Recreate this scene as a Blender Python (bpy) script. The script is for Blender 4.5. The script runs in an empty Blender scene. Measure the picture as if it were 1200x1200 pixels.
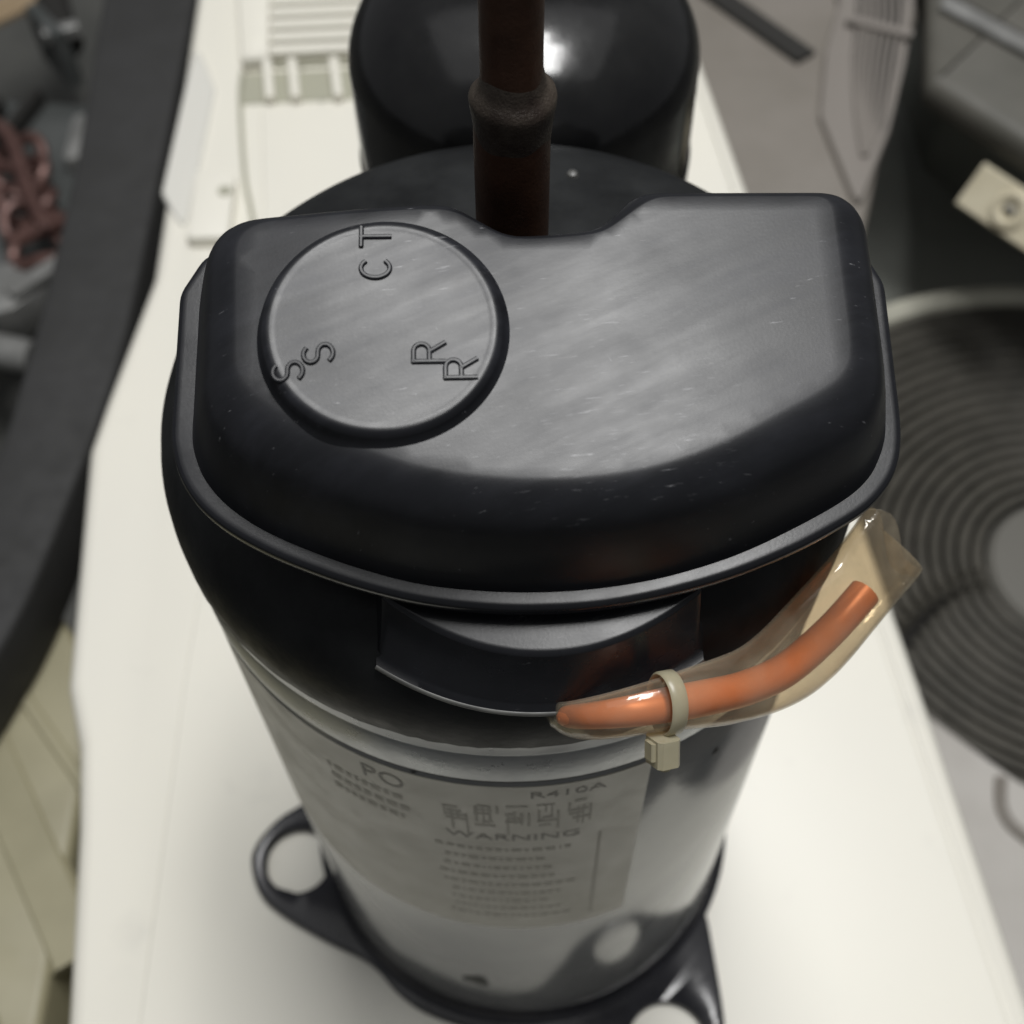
import bpy, bmesh, math, random
from mathutils import Vector, Matrix
from mathutils.geometry import delaunay_2d_cdt
random.seed(7)
S = bpy.context.scene
COL = S.collection
PI = math.pi
rad = math.radians

# ---------------------------------------------------------------- camera
cam_d = bpy.data.cameras.new('camera')
cam = bpy.data.objects.new('camera', cam_d)
COL.objects.link(cam)
fw = Vector((-0.00116, 0.54943, -0.83554)); rt = Vector((0.9996, -0.02294, -0.01648)); up = rt.cross(fw)
cam.matrix_world = Matrix(((rt.x, up.x, -fw.x, 0.0), (rt.y, up.y, -fw.y, -0.13453268),
                           (rt.z, up.z, -fw.z, 0.19397099), (0, 0, 0, 1)))
cam_d.sensor_width = 36; cam_d.sensor_fit = 'HORIZONTAL'
cam_d.lens = 36 * 1450 / 1200
cam_d.clip_start = 0.005; cam_d.clip_end = 50
cam_d.dof.use_dof = True
cam_d.dof.focus_distance = 0.176
cam_d.dof.aperture_fstop = 19.0
S.camera = cam

# ---------------------------------------------------------------- world, lamps, exposure
W = bpy.data.worlds.new('World'); S.world = W; W.use_nodes = True
bg = W.node_tree.nodes['Background']
bg.inputs['Color'].default_value = (0.95, 0.97, 1.0, 1); bg.inputs['Strength'].default_value = 0.14

def area(name, loc, sx, sy, power, color):
    # faces straight down, sx along x and sy along y
    d = bpy.data.lights.new(name, 'AREA'); d.shape = 'RECTANGLE'; d.size = sx; d.size_y = sy
    d.energy = power; d.color = color
    o = bpy.data.objects.new(name, d); COL.objects.link(o); o.location = loc
    return o
area('near_lamp', (0.305, 0.09, 1.60), 0.21, 0.58, 13.0, (1.0, 0.995, 0.985))
area('far_lamp', (0.05, 0.46, 1.65), 0.46, 0.44, 16, (1.0, 0.995, 0.985))
area('ceiling_fill', (0.0, 0.6, 2.3), 3.2, 2.4, 12, (1.0, 0.995, 0.985))  # added wide fill standing in for ceiling bounce, not a fixture
S.view_settings.view_transform = 'Standard'; S.view_settings.look = 'None'
S.view_settings.exposure = 0; S.view_settings.gamma = 1
S.render.engine = 'CYCLES'
S.cycles.max_bounces = 10; S.cycles.transparent_max_bounces = 12

# ---------------------------------------------------------------- helpers
def link(o, parent=None):
    COL.objects.link(o)
    if parent is not None:
        o.parent = parent
    return o
def base_of(p):
    v = Vector((0, 0, 0))
    while p is not None:
        v += p.location; p = p.parent
    return v
def thing(name, label, cat, loc=(0, 0, 0), group=None):
    o = bpy.data.objects.new(name, None); o.empty_display_size = 0.02; o.location = loc
    link(o); o['label'] = label; o['category'] = cat
    if group: o['group'] = group
    return o
def tag(o, label, cat, group=None):
    o['label'] = label; o['category'] = cat
    if group: o['group'] = group
    return o
def build(name, V, F, mat, parent=None, smooth=True, angle=38):
    """one mesh object; V are world points"""
    off = base_of(parent)
    me = bpy.data.meshes.new(name)
    me.from_pydata([tuple(Vector(v) - off) for v in V], [], F)
    me.validate()
    bm = bmesh.new(); bm.from_mesh(me)
    bmesh.ops.recalc_face_normals(bm, faces=bm.faces[:]); bm.to_mesh(me); bm.free()
    if smooth:
        for p in me.polygons: p.use_smooth = True
        me.set_sharp_from_angle(angle=rad(angle))
    me.materials.append(mat)
    return link(bpy.data.objects.new(name, me), parent)
class MB:
    def __init__(s): s.V = []; s.F = []
    def add(s, V, F):
        n = len(s.V); s.V += [Vector(v) for v in V]; s.F += [[i + n for i in f] for f in F]; return s
    def build(s, name, mat, parent=None, smooth=True, angle=38): return build(name, s.V, s.F, mat, parent, smooth, angle)
def lathe(prof, c=(0, 0, 0), n=96, a0=0, a1=2 * PI, close=True):
    V = []; F = []
    full = abs(a1 - a0 - 2 * PI) < 1e-6
    m = n if full else n + 1
    for k in range(m):
        a = a0 + (a1 - a0) * k / n
        for r, z in prof: V.append((c[0] + r * math.cos(a), c[1] + r * math.sin(a), c[2] + z))
    L = len(prof)
    for k in range(n):
        k2 = (k + 1) % m
        for j in range(L - 1):
            F.append([k * L + j, k2 * L + j, k2 * L + j + 1, k * L + j + 1])
    if full and close:
        for j in (0, L - 1):
            if prof[j][0] > 1e-6: F.append([k * L + j for k in range(n)])
    return V, F
def frames(P):
    out = []
    prev = None
    for i in range(len(P)):
        t = (P[min(i + 1, len(P) - 1)] - P[max(i - 1, 0)]).normalized()
        u = Vector((0, 0, 1)) if prev is None else prev
        u = (u - t * u.dot(t))
        if u.length < 1e-4: u = Vector((1, 0, 0)) - t * t.x
        u.normalize(); prev = u
        out.append((t, u, t.cross(u)))
    return out
def tube(P, r, n=14, caps=True, closed=False, ru=None):
    """r: number or list; ru: optional list of radii along the frame's u axis"""
    P = [Vector(p) for p in P]; fr = frames(P); V = []; F = []
    for i, p in enumerate(P):
        rr = r[i] if isinstance(r, (list, tuple)) else r
        r2 = ru[i] if ru else rr
        t, u, w = fr[i]
        for k in range(n):
            a = 2 * PI * k / n
            V.append(p + u * (r2 * math.cos(a)) + w * (rr * math.sin(a)))
    m = len(P)
    for i in range(m if closed else m - 1):
        for k in range(n):
            F.append([i * n + k, i * n + (k + 1) % n, ((i + 1) % m) * n + (k + 1) % n, ((i + 1) % m) * n + k])
    if caps and not closed:
        F.append(list(range(n))); F.append([(m - 1) * n + k for k in range(n)])
    return V, F
def catmull(P, sub=8, closed=False):
    P = [Vector(p) for p in P]; n = len(P); out = []
    for i in range(n if closed else n - 1):
        g = (lambda j: P[j % n]) if closed else (lambda j: P[max(0, min(n - 1, j))])
        a, b, c, d = g(i - 1), g(i), g(i + 1), g(i + 2)
        for k in range(sub):
            t = k / sub
            out.append(0.5 * ((2 * b) + (c - a) * t + (2 * a - 5 * b + 4 * c - d) * t * t + (3 * b - a - 3 * c + d) * t ** 3))
    if not closed: out.append(P[-1].copy())
    return out
def round_poly(pts, seg=8):
    """pts: (x, y, r) -> list of 2-D points with rounded corners"""
    out = []; n = len(pts)
    for i in range(n):
        a = Vector(pts[i - 1][:2]); b = Vector(pts[i][:2]); c = Vector(pts[(i + 1) % n][:2]); r = pts[i][2]
        if r <= 0: out.append(b); continue
        u = (a - b).normalized(); v = (c - b).normalized()
        ang = u.angle(v); d = min(r / math.tan(ang / 2), 0.48 * (a - b).length, 0.48 * (c - b).length)
        p, q = b + u * d, b + v * d
        for k in range(seg + 1):
            t = k / seg
            out.append(p * (1 - t) ** 2 + b * 2 * t * (1 - t) + q * t * t)
    return out
def resample(P, n):
    P = [Vector(p) for p in P]; m = len(P)
    L = [0]
    for i in range(m): L.append(L[-1] + (P[(i + 1) % m] - P[i]).length)
    out = []; j = 0
    for k in range(n):
        s = L[-1] * k / n
        while L[j + 1] < s: j += 1
        t = (s - L[j]) / max(1e-9, L[j + 1] - L[j])
        out.append(P[j].lerp(P[(j + 1) % m], t))
    return out
def normals2(P):
    n = len(P); N = []
    A = sum(P[i].x * P[(i + 1) % n].y - P[(i + 1) % n].x * P[i].y for i in range(n))
    sg = 1 if A > 0 else -1
    for i in range(n):
        t = (P[(i + 1) % n] - P[i - 1]).normalized()
        N.append(Vector((t.y, -t.x)) * sg)
    return N
def smooth_list(N, it):
    for _ in range(it):
        N = [((N[i - 1] + N[i] * 2 + N[(i + 1) % len(N)]) / 4) for i in range(len(N))]
    return N
def loft(loops, cap0=False, cap1=False):
    n = len(loops[0]); V = [v for l in loops for v in l]; F = []
    for j in range(len(loops) - 1):
        for k in range(n):
            F.append([j * n + k, j * n + (k + 1) % n, (j + 1) * n + (k + 1) % n, (j + 1) * n + k])
    if cap0: F.append(list(range(n)))
    if cap1: F.append([(len(loops) - 1) * n + k for k in range(n)])
    return V, F
def slab(pts, z0, z1, bev=0.002, seg=3):
    """solid plate from a 2-D outline with rounded upper and lower edges"""
    P = [Vector(p[:2]) for p in pts]; N = normals2(P)
    def ring(off, z): return [(p.x - n.x * off, p.y - n.y * off, z) for p, n in zip(P, N)]
    loops = [ring(bev, z0)]
    for k in range(1, seg + 1):
        a = PI / 2 * k / seg; loops.append(ring(bev * (1 - math.sin(a)), z0 + bev * (1 - math.cos(a))))
    for k in range(seg + 1):
        a = PI / 2 * k / seg; loops.append(ring(bev * (1 - math.cos(a)), z1 - bev * (1 - math.sin(a))))
    return loft(loops, True, True)
def bar(p, q, w, h, upv=(0, 0, 1), bev=0.0):
    """bar from p to q, w wide, h high"""
    p, q = Vector(p), Vector(q); t = (q - p).normalized(); u = Vector(upv); u = (u - t * u.dot(t)).normalized(); s = t.cross(u)
    b = bev or min(w, h) * 0.15
    sec = [(-w / 2 + b, -h / 2), (w / 2 - b, -h / 2), (w / 2, -h / 2 + b), (w / 2, h / 2 - b), (w / 2 - b, h / 2), (-w / 2 + b, h / 2), (-w / 2, h / 2 - b), (-w / 2, -h / 2 + b)]
    V = [p + s * a + u * c for a, c in sec] + [q + s * a + u * c for a, c in sec]
    F = [[k, (k + 1) % 8, 8 + (k + 1) % 8, 8 + k] for k in range(8)] + [list(range(8)), list(range(8, 16))]
    return V, F

# ---------------------------------------------------------------- materials
def mat(name, col, rough=0.5, metal=0.0, spec=0.5, coat=0.0, coat_rough=0.1):
    m = bpy.data.materials.new(name); m.use_nodes = True
    b = m.node_tree.nodes['Principled BSDF']
    b.inputs['Base Color'].default_value = (*col, 1); b.inputs['Roughness'].default_value = rough
    b.inputs['Metallic'].default_value = metal; b.inputs['Specular IOR Level'].default_value = spec
    b.inputs['Coat Weight'].default_value = coat; b.inputs['Coat Roughness'].default_value = coat_rough
    return m
def nd(m, typ, **kw):
    n = m.node_tree.nodes.new(typ)
    for k, v in kw.items():
        if k in n.inputs: n.inputs[k].default_value = v
        else: setattr(n, k, v)
    return n
def lk(m, a, b): m.node_tree.links.new(a, b)
def coords(m, scale=(1, 1, 1), rot=(0, 0, 0)):
    tc = nd(m, 'ShaderNodeTexCoord'); mp = nd(m, 'ShaderNodeMapping')
    mp.vector_type = 'TEXTURE'; mp.inputs['Scale'].default_value = tuple(1 / q for q in scale); mp.inputs['Rotation'].default_value = rot
    lk(m, tc.outputs['Object'], mp.inputs['Vector']); return mp.outputs['Vector']
def noise(m, vec, scale, detail=4, rough=0.55):
    n = nd(m, 'ShaderNodeTexNoise'); n.inputs['Scale'].default_value = scale; n.inputs['Detail'].default_value = detail
    n.inputs['Roughness'].default_value = rough
    lk(m, vec, n.inputs['Vector']); return n.outputs['Fac']
def ramp(m, fac, lo, hi, a, b):
    r = nd(m, 'ShaderNodeMapRange'); r.inputs['From Min'].default_value = lo; r.inputs['From Max'].default_value = hi
    r.inputs['To Min'].default_value = a; r.inputs['To Max'].default_value = b
    lk(m, fac, r.inputs['Value']); return r.outputs['Result']
def mixc(m, fac, a, b):
    x = nd(m, 'ShaderNodeMix'); x.data_type = 'RGBA'
    for sock, v in ((x.inputs[6], a), (x.inputs[7], b)):
        if isinstance(v, tuple): sock.default_value = (*v, 1)
        else: lk(m, v, sock)
    if isinstance(fac, float): x.inputs[0].default_value = fac
    else: lk(m, fac, x.inputs[0])
    return x.outputs[2]
def math_(m, op, a, b=None):
    x = nd(m, 'ShaderNodeMath'); x.operation = op
    for i, v in enumerate((a, b)):
        if v is None: continue
        if isinstance(v, (int, float)): x.inputs[i].default_value = v
        else: lk(m, v, x.inputs[i])
    return x.outputs[0]
def bump(m, h, strength, dist):
    b = nd(m, 'ShaderNodeBump'); b.inputs['Strength'].default_value = strength; b.inputs['Distance'].default_value = dist
    lk(m, h, b.inputs['Height']); return b.outputs['Normal']
def P_(m): return m.node_tree.nodes['Principled BSDF']

def mottled(name, c0, c1, rough, scale=30, metal=0, spec=0.5, bumpk=0.0, rv=0.08, lo=0.35, hi=0.65):
    m = mat(name, c0, rough, metal, spec); v = coords(m)
    f = noise(m, v, scale, 5)
    lk(m, mixc(m, ramp(m, f, lo, hi, 0, 1), c0, c1), P_(m).inputs['Base Color'])
    f2 = noise(m, v, scale * 2.7, 4)
    lk(m, ramp(m, f2, 0.3, 0.7, rough - rv, rough + rv), P_(m).inputs['Roughness'])
    if bumpk: lk(m, bump(m, noise(m, v, scale * 12, 3), bumpk, 0.0003), P_(m).inputs['Normal'])
    return m

# scuffed black moulded plastic of the terminal cover
def plastic(name, r0, worn, spot=None, spot_r=0.02):
    m = mat(name, (0.0095, 0.010, 0.012), r0, 0, 0.35)
    v0 = coords(m)
    v1 = coords(m, (16, 190, 60), (0, 0, rad(17)))            # broad rubbed strokes
    v2 = coords(m, (60, 480, 200), (0, 0, rad(24)))           # finer strokes
    v3 = coords(m, (330, 2600, 600), (0, 0, rad(7)))          # hairlines
    v4 = coords(m, (1900, 260, 600), (0, 0, rad(33)))         # crossing hairlines
    st = noise(m, v1, 1.0, 5, 0.6); st2 = noise(m, v2, 1.0, 4, 0.6); fine = noise(m, v3, 1.0, 3); fin4 = noise(m, v4, 1.0, 2)
    blot = noise(m, v0, 42, 5, 0.6); big = noise(m, v0, 19, 2)
    wear = ramp(m, noise(m, v0, 60, 3), 0.46, 0.62, 0, 1)
    hair = math_(m, 'MULTIPLY', ramp(m, fine, 0.69, 0.76, 0, 1), wear)
    hair = math_(m, 'MAXIMUM', hair, math_(m, 'MULTIPLY', ramp(m, fin4, 0.76, 0.82, 0, 1), ramp(m, big, 0.5, 0.6, 0, .7)))
    if spot:      # denser pale hairlines inside a round patch
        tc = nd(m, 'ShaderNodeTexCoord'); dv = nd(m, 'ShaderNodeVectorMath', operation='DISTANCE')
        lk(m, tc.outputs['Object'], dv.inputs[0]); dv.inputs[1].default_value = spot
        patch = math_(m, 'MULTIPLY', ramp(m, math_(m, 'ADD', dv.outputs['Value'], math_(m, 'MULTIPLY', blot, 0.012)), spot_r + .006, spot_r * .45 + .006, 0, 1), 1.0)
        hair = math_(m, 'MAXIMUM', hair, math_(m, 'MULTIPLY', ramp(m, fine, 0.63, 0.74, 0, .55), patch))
    chalk = math_(m, 'MULTIPLY', ramp(m, math_(m, 'ADD', math_(m, 'MULTIPLY', st, 0.6), math_(m, 'MULTIPLY', st2, 0.4)), 0.42, 0.66, 0, 1), ramp(m, blot, 0.36, 0.62, 0.1, 1))
    c = mixc(m, math_(m, 'MULTIPLY', chalk, 0.20 * worn), (0.0095, 0.010, 0.012), (0.060, 0.063, 0.078))
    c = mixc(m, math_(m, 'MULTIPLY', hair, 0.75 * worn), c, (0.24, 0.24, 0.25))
    lk(m, c, P_(m).inputs['Base Color'])
    r = math_(m, 'ADD', ramp(m, st2, 0.3, 0.7, r0 - 0.015, r0 + 0.035 * worn), ramp(m, blot, 0.3, 0.7, -0.05, 0.06))
    lk(m, r, P_(m).inputs['Roughness'])
    h = math_(m, 'ADD', math_(m, 'MULTIPLY', fine, 0.6), math_(m, 'MULTIPLY', noise(m, v0, 2400, 2), 0.7))
    h = math_(m, 'ADD', h, math_(m, 'MULTIPLY', blot, 2.0 * worn))
    lk(m, bump(m, h, 0.07, 0.00012), P_(m).inputs['Normal'])
    return m
M = {}
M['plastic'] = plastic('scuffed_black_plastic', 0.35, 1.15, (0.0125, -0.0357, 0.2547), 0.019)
M['midgrey'] = mottled('mottled_mid_grey', (0.06, 0.06, 0.057), (0.13, 0.13, 0.12), 0.45, 160)
M['boss'] = plastic('scratched_black_plastic', 0.31, 1.5, (-0.010, -0.0140, 0.2610), 0.014)
M['smoothplastic'] = plastic('smooth_black_plastic', 0.25, 0.5)
M['gasket'] = mottled('dusty_rubber', (0.035, 0.037, 0.03), (0.07, 0.07, 0.058), 0.6, 90, bumpk=0.2)
M['cap'] = mottled('black_enamel', (0.006, 0.0065, 0.007), (0.016, 0.017, 0.0175), 0.48, 70, spec=0.2, bumpk=0.15)
M['tank'] = mottled('glossy_black_enamel', (0.006, 0.006, 0.0065), (0.012, 0.012, 0.012), 0.17, 60, rv=0.05, bumpk=0.05)
M['foot'] = mottled('black_painted_steel', (0.010, 0.010, 0.013), (0.02, 0.02, 0.024), 0.22, 60, rv=0.06, bumpk=0.1)
M['silver'] = mottled('silver_paint', (0.31, 0.316, 0.316), (0.36, 0.365, 0.362), 0.15, 40, metal=0.45, rv=0.04, bumpk=0.06)
M['band'] = mottled('silver_paint_upper', (0.32, 0.335, 0.35), (0.40, 0.41, 0.42), 0.30, 60, metal=0.7, rv=0.05, bumpk=0.15)
M['groove'] = mat('grime', (0.05, 0.05, 0.045), 0.7)
M['paper'] = mottled('aged_label', (0.49, 0.47, 0.395), (0.53, 0.51, 0.44), 0.42, 45, bumpk=0.05)
M['ink'] = mat('faded_ink', (0.29, 0.275, 0.24), 0.6)
M['pale_ink'] = mat('pale_ink', (0.405, 0.385, 0.325), 0.6)
M['oldcopper'] = mottled('tarnished_copper', (0.045, 0.020, 0.011), (0.082, 0.038, 0.021), 0.45, 120, metal=0.3, bumpk=0.25)
M['solder'] = mottled('brazed_joint', (0.028, 0.018, 0.013), (0.075, 0.06, 0.046), 0.5, 200, metal=0.2, bumpk=0.6)
M['orange'] = mottled('orange_insulation', (0.80, 0.24, 0.08), (0.86, 0.29, 0.11), 0.38, 60, metal=0.15)
M['tie'] = mat('nylon', (0.42, 0.385, 0.27), 0.3); P_(M['tie']).inputs['Subsurface Weight'].default_value = 0.3
P_(M['tie']).inputs['Subsurface Radius'].default_value = (0.002, 0.002, 0.0015)
def nylon(m):
    tr = nd(m, 'ShaderNodeBsdfTransparent'); tr.inputs['Color'].default_value = (0.95, 0.92, 0.80, 1)
    mx = nd(m, 'ShaderNodeMixShader'); mx.inputs[0].default_value = 0.74
    lk(m, tr.outputs[0], mx.inputs[1]); lk(m, P_(m).outputs[0], mx.inputs[2]); lk(m, mx.outputs[0], m.node_tree.nodes['Material Output'].inputs['Surface'])
nylon(M['tie'])
def sleeve():
    m = mat('cloudy_clear_sleeve', (0.60, 0.54, 0.43), 0.4, 0, 0.0)
    tr = nd(m, 'ShaderNodeBsdfTransparent'); tr.inputs['Color'].default_value = (0.94, 0.89, 0.80, 1)
    gl = nd(m, 'ShaderNodeBsdfGlossy'); gl.inputs['Roughness'].default_value = 0.10
    fr = nd(m, 'ShaderNodeLayerWeight'); fr.inputs['Blend'].default_value = 0.5
    m1 = nd(m, 'ShaderNodeMixShader'); m2 = nd(m, 'ShaderNodeMixShader'); out = m.node_tree.nodes['Material Output']
    f = noise(m, coords(m), 110, 4); lw = nd(m, 'ShaderNodeLayerWeight'); lw.inputs['Blend'].default_value = 0.35
    lk(m, math_(m, 'ADD', ramp(m, f, 0.3, 0.7, 0.03, 0.13), ramp(m, lw.outputs['Facing'], 0.25, 1.0, 0.0, 0.40)), m1.inputs[0])
    nb = bump(m, noise(m, coords(m, (70, 260, 260), (0, rad(30), rad(35))), 1.0, 3), 0.35, 0.0005)
    for n_ in (gl, fr, P_(m)): lk(m, nb, n_.inputs['Normal'])
    lk(m, tr.outputs[0], m1.inputs[1]); lk(m, P_(m).outputs[0], m1.inputs[2])
    lk(m, math_(m, 'ADD', math_(m, 'MULTIPLY', math_(m, 'POWER', fr.outputs['Facing'], 4.0), 0.45), 0.045), m2.inputs[0]); lk(m, m1.outputs[0], m2.inputs[1]); lk(m, gl.outputs[0], m2.inputs[2])
    lk(m, m2.outputs[0], out.inputs['Surface'])
    return m
M['sleeve'] = sleeve()
def casing():
    m = mat('white_abs_casing', (0.78, 0.76, 0.69), 0.42); v = coords(m)
    f = noise(m, v, 9, 4); g = noise(m, v, 46, 5)
    c = mixc(m, ramp(m, f, 0.35, 0.7, 0, 1), (0.78, 0.757, 0.67), (0.75, 0.73, 0.655))
    c = mixc(m, ramp(m, g, 0.62, 0.78, 0, 0.22), c, (0.52, 0.51, 0.47))
    lk(m, c, P_(m).inputs['Base Color']); return m
M['casing'] = casing()
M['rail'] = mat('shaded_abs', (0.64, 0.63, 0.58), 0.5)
M['recess'] = mat('grey_recess', (0.36, 0.355, 0.28), 0.6)
M['floor'] = mottled('dark_workshop_floor', (0.045, 0.046, 0.042), (0.085, 0.085, 0.078), 0.65, 8, bumpk=0.2)
M['bar'] = mottled('dark_foam', (0.021, 0.021, 0.0205), (0.026, 0.026, 0.026), 0.75, 40)
M['beige'] = mottled('beige_plastic', (0.25, 0.23, 0.145), (0.31, 0.285, 0.185), 0.5, 20)
M['grille'] = mottled('grey_grille', (0.062, 0.058, 0.048), (0.088, 0.082, 0.068), 0.5, 60)
M['greyhub'] = mat('grey_hub', (0.13, 0.125, 0.11), 0.5)
M['void'] = mat('dark_void', (0.018, 0.017, 0.015), 0.8)
M['rim'] = mottled('pale_rim', (0.46, 0.45, 0.38), (0.55, 0.54, 0.45), 0.45, 30)
M['rim2'] = mat('pale_taupe', (0.22, 0.20, 0.18), 0.5)
M['greypanel'] = mottled('light_grey_panel', (0.40, 0.38, 0.35), (0.46, 0.44, 0.41), 0.5, 20)
M['taupe'] = mottled('taupe_panel', (0.18, 0.163, 0.14), (0.215, 0.195, 0.172), 0.5, 16)
M['olive'] = mottled('olive_steel', (0.085, 0.083, 0.07), (0.11, 0.105, 0.09), 0.5, 20)
M['greygreen'] = mottled('grey_green_steel', (0.26, 0.27, 0.24), (0.31, 0.32, 0.29), 0.5, 14)
M['tag'] = mottled('cream_tag', (0.52, 0.47, 0.34), (0.60, 0.55, 0.41), 0.6, 60)
M['steel'] = mottled('dull_steel', (0.22, 0.22, 0.21), (0.32, 0.32, 0.31), 0.4, 40, metal=0.4)
M['copper'] = mottled('dusty_copper', (0.10, 0.052, 0.045), (0.16, 0.088, 0.075), 0.45, 60, metal=0.4)
M['card'] = mottled('cardboard', (0.30, 0.22, 0.13), (0.36, 0.27, 0.17), 0.8, 40)
M['machine'] = mottled('dark_grey_housing', (0.05, 0.055, 0.053), (0.085, 0.09, 0.088), 0.55, 20)

# ---------------------------------------------------------------- floor
ZC = -0.186         # upper face of the white casing
ZF = -0.55
V = [(-3, -1.5, ZF), (3, -1.5, ZF), (3, 4, ZF), (-3, 4, ZF)]
fl = build('floor', V, [[0, 1, 2, 3]], M['floor'], None, False); fl['kind'] = 'structure'

# ---------------------------------------------------------------- white casing
wc = thing('appliance_casing', 'large white plastic appliance casing lying flat under the black-capped compressor', 'appliance casing', (0, 0.15, ZF))
out = [(-0.1215, -0.170, .004), (0.158, -0.170, .004), (0.137, 0.027, .05), (0.108, 0.283, .05), (0.082, 0.50, .006), (-0.157, 0.50, .006),
       (-0.1545, 0.434, .02), (-0.150, 0.24, .02), (-0.1595, 0.175, .012), (-0.1625, 0.15, .02), (-0.1535, 0.05, .02), (-0.146, 0.028, .01), (-0.1415, 0.0, .03)]
V, F = slab(round_poly(out, 5), ZF + 0.12, ZC, 0.006, 4)
build('body', V, F, M['casing'], wc)
V, F = slab([(-.12, -.07), (.12, -.07), (.08, .46), (-.13, .46)], ZF, ZF + .121, .004, 2); build('plinth', V, F, M['void'], wc)
# raised main panel that stops along a step on the left, slightly proud of the rail
pp = [(-0.1125, -0.166, .003), (-0.113, 0.05, .02), (-0.1085, 0.2, .02), (-0.106, 0.279, .004), (-0.1135, 0.347, .003), (-0.078, 0.3475, .003), (0.092, 0.355, .003), (0.099, 0.29, .03), (0.128, 0.027, .03), (0.149, -0.166, .003)]
V, F = slab(round_poly(pp, 4), ZC - 0.002, ZC + 0.0012, 0.0011, 3); build('front_panel', V, F, M['casing'], wc)
V, F = slab(round_poly([(-0.1235, 0.349, .002), (0.09, 0.356, .002), (0.088, 0.378, .002), (-0.1235, 0.372, .002)], 3), ZC - 0.003, ZC + 0.0006, 0.0004, 1)
build('vent_recess', V, F, M['recess'], wc)
for k, x in enumerate((-0.1085, -0.0965, -0.0765, -0.056, -0.036, -0.016)):
    V, F = bar((x, 0.3485, ZC + .003), (x - .0035, 0.374, ZC + .005), 0.0042, 0.004); build('vent_post', V, F, M['casing'], wc)
V, F = slab(round_poly([(-0.124, 0.373, .002), (-0.1105, 0.3745, .002), (-0.1165, 0.455, .004), (-0.135, 0.455, .004)], 3), ZC - .003, ZC + .008, .002, 2)
build('side_block', V, F, M['casing'], wc)
V, F = slab(round_poly([(-0.110, 0.375, .001), (0.088, 0.380, .001), (0.082, 0.455, .001), (-0.1163, 0.455, .001)], 3), ZC - .003, ZC + .0016, .0006, 1)
build('vent_field', V, F, M['recess'], wc)
for k in range(8):
    y = 0.381 + k * 0.0098
    V, F = bar((-0.110 - (y - .375) * .08, y, ZC + .0045), (0.086, y + .006, ZC + .0045), 0.0064, 0.006); build('vent_slat', V, F, M['casing'], wc)
V, F = slab(round_poly([(-0.1555 + .003, 0.29, .006), (-0.1385, 0.262, .004), (-0.136, 0.36, .006), (-0.150, 0.40, .004)], 4), ZC - .004, ZC + .0012, .001, 1)
build('rail_shade', V, F, M['rail'], wc)  # shading of the rail's recess, put into a darker casing colour
V, F = slab(round_poly([(-0.1365, 0.256, .003), (-0.118, 0.256, .004), (-0.119, 0.297, .006), (-0.1375, 0.30, .004)], 4), ZC - .002, ZC + .006, .0016, 2)
build('clip', V, F, M['casing'], wc)
V, F = lathe([(0.0, 0.0066), (0.003, 0.0066), (0.0032, 0.0058)], (-0.1225, 0.284, ZC), 16); build('screw', V, F, M['recess'], wc)
V, F = tube(catmull([(-0.1245, 0.372, ZC + .001), (-0.1235, 0.352, ZC + .001), (-0.1165, 0.30, ZC + .0003), (-0.1085, 0.262, ZC + .0003), (-0.107, 0.22, ZC + .0003)]), 0.0011, 8)
build('seam', V, F, M['recess'], wc)

# ---------------------------------------------------------------- compressor
comp = thing('rotary_compressor', 'silver rotary compressor with black top cover lettered S R C T standing on white casing', 'compressor', (0, 0, ZC))
prof = [(0.052, -0.1835), (0.0575, -0.183), (0.0595, -0.180), (0.06, -0.176), (0.06, -0.0012), (0.0597, -0.0007), (0.0597, 0.0)]
V, F = lathe(prof, n=160); shell = build('shell', V, F, M['silver'], comp)
V, F = lathe([(0.0595, -0.0009), (0.0599, -0.0007), (0.0601, -0.0001), (0.0599, 0.0006), (0.0595, 0.0008)], n=160, close=False); build('weld_seam', V, F, M['groove'], shell)
V, F = lathe([(0.0598, 0.0003), (0.0603, 0.0009), (0.06035, 0.0105), (0.0601, 0.0111), (0.0601, 0.0117), (0.06035, 0.0122), (0.0603, 0.02), (0.059, 0.021)], n=160, close=False)
build('upper_band', V, F, M['band'], comp)
# black cap with a ragged painted edge
n = 240; prof = [(0.0606, None), (0.0609, 0.0), (0.0609, 0.020)]
for k in range(1, 9):
    a = PI / 2 * k / 8; prof.append((0.0464 + 0.0145 * math.cos(a), 0.020 + 0.018 * math.sin(a)))
for k in range(1, 7): prof.append((0.0464 * (1 - k / 6.0), 0.038 + 0.0055 * (1 - (1 - k / 6.0) ** 2)))
edge = [0.0152 + 0.0006 * random.random() for _ in range(n)]
for k in range(n):
    az = -180 + 360 * k / n
    if -172 < az < -133: edge[k] += -0.0012 + 0.0018 * random.random()
V = []; F = []; L = len(prof) + 1
for k in range(n):
    a = -PI + 2 * PI * k / n
    V.append((0.0600 * math.cos(a), 0.0600 * math.sin(a), edge[k] + .0003))
    for j, (r, z) in enumerate(prof):
        zz = edge[k] if z is None else (edge[k] + 0.0008 if z == 0.0 else z)
        V.append((r * math.cos(a), r * math.sin(a), zz))
for k in range(n):
    for j in range(L - 1): F.append([k * L + j, ((k + 1) % n) * L + j, ((k + 1) % n) * L + j + 1, k * L + j + 1])
build('top_cap', V, F, M['cap'], comp)

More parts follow.
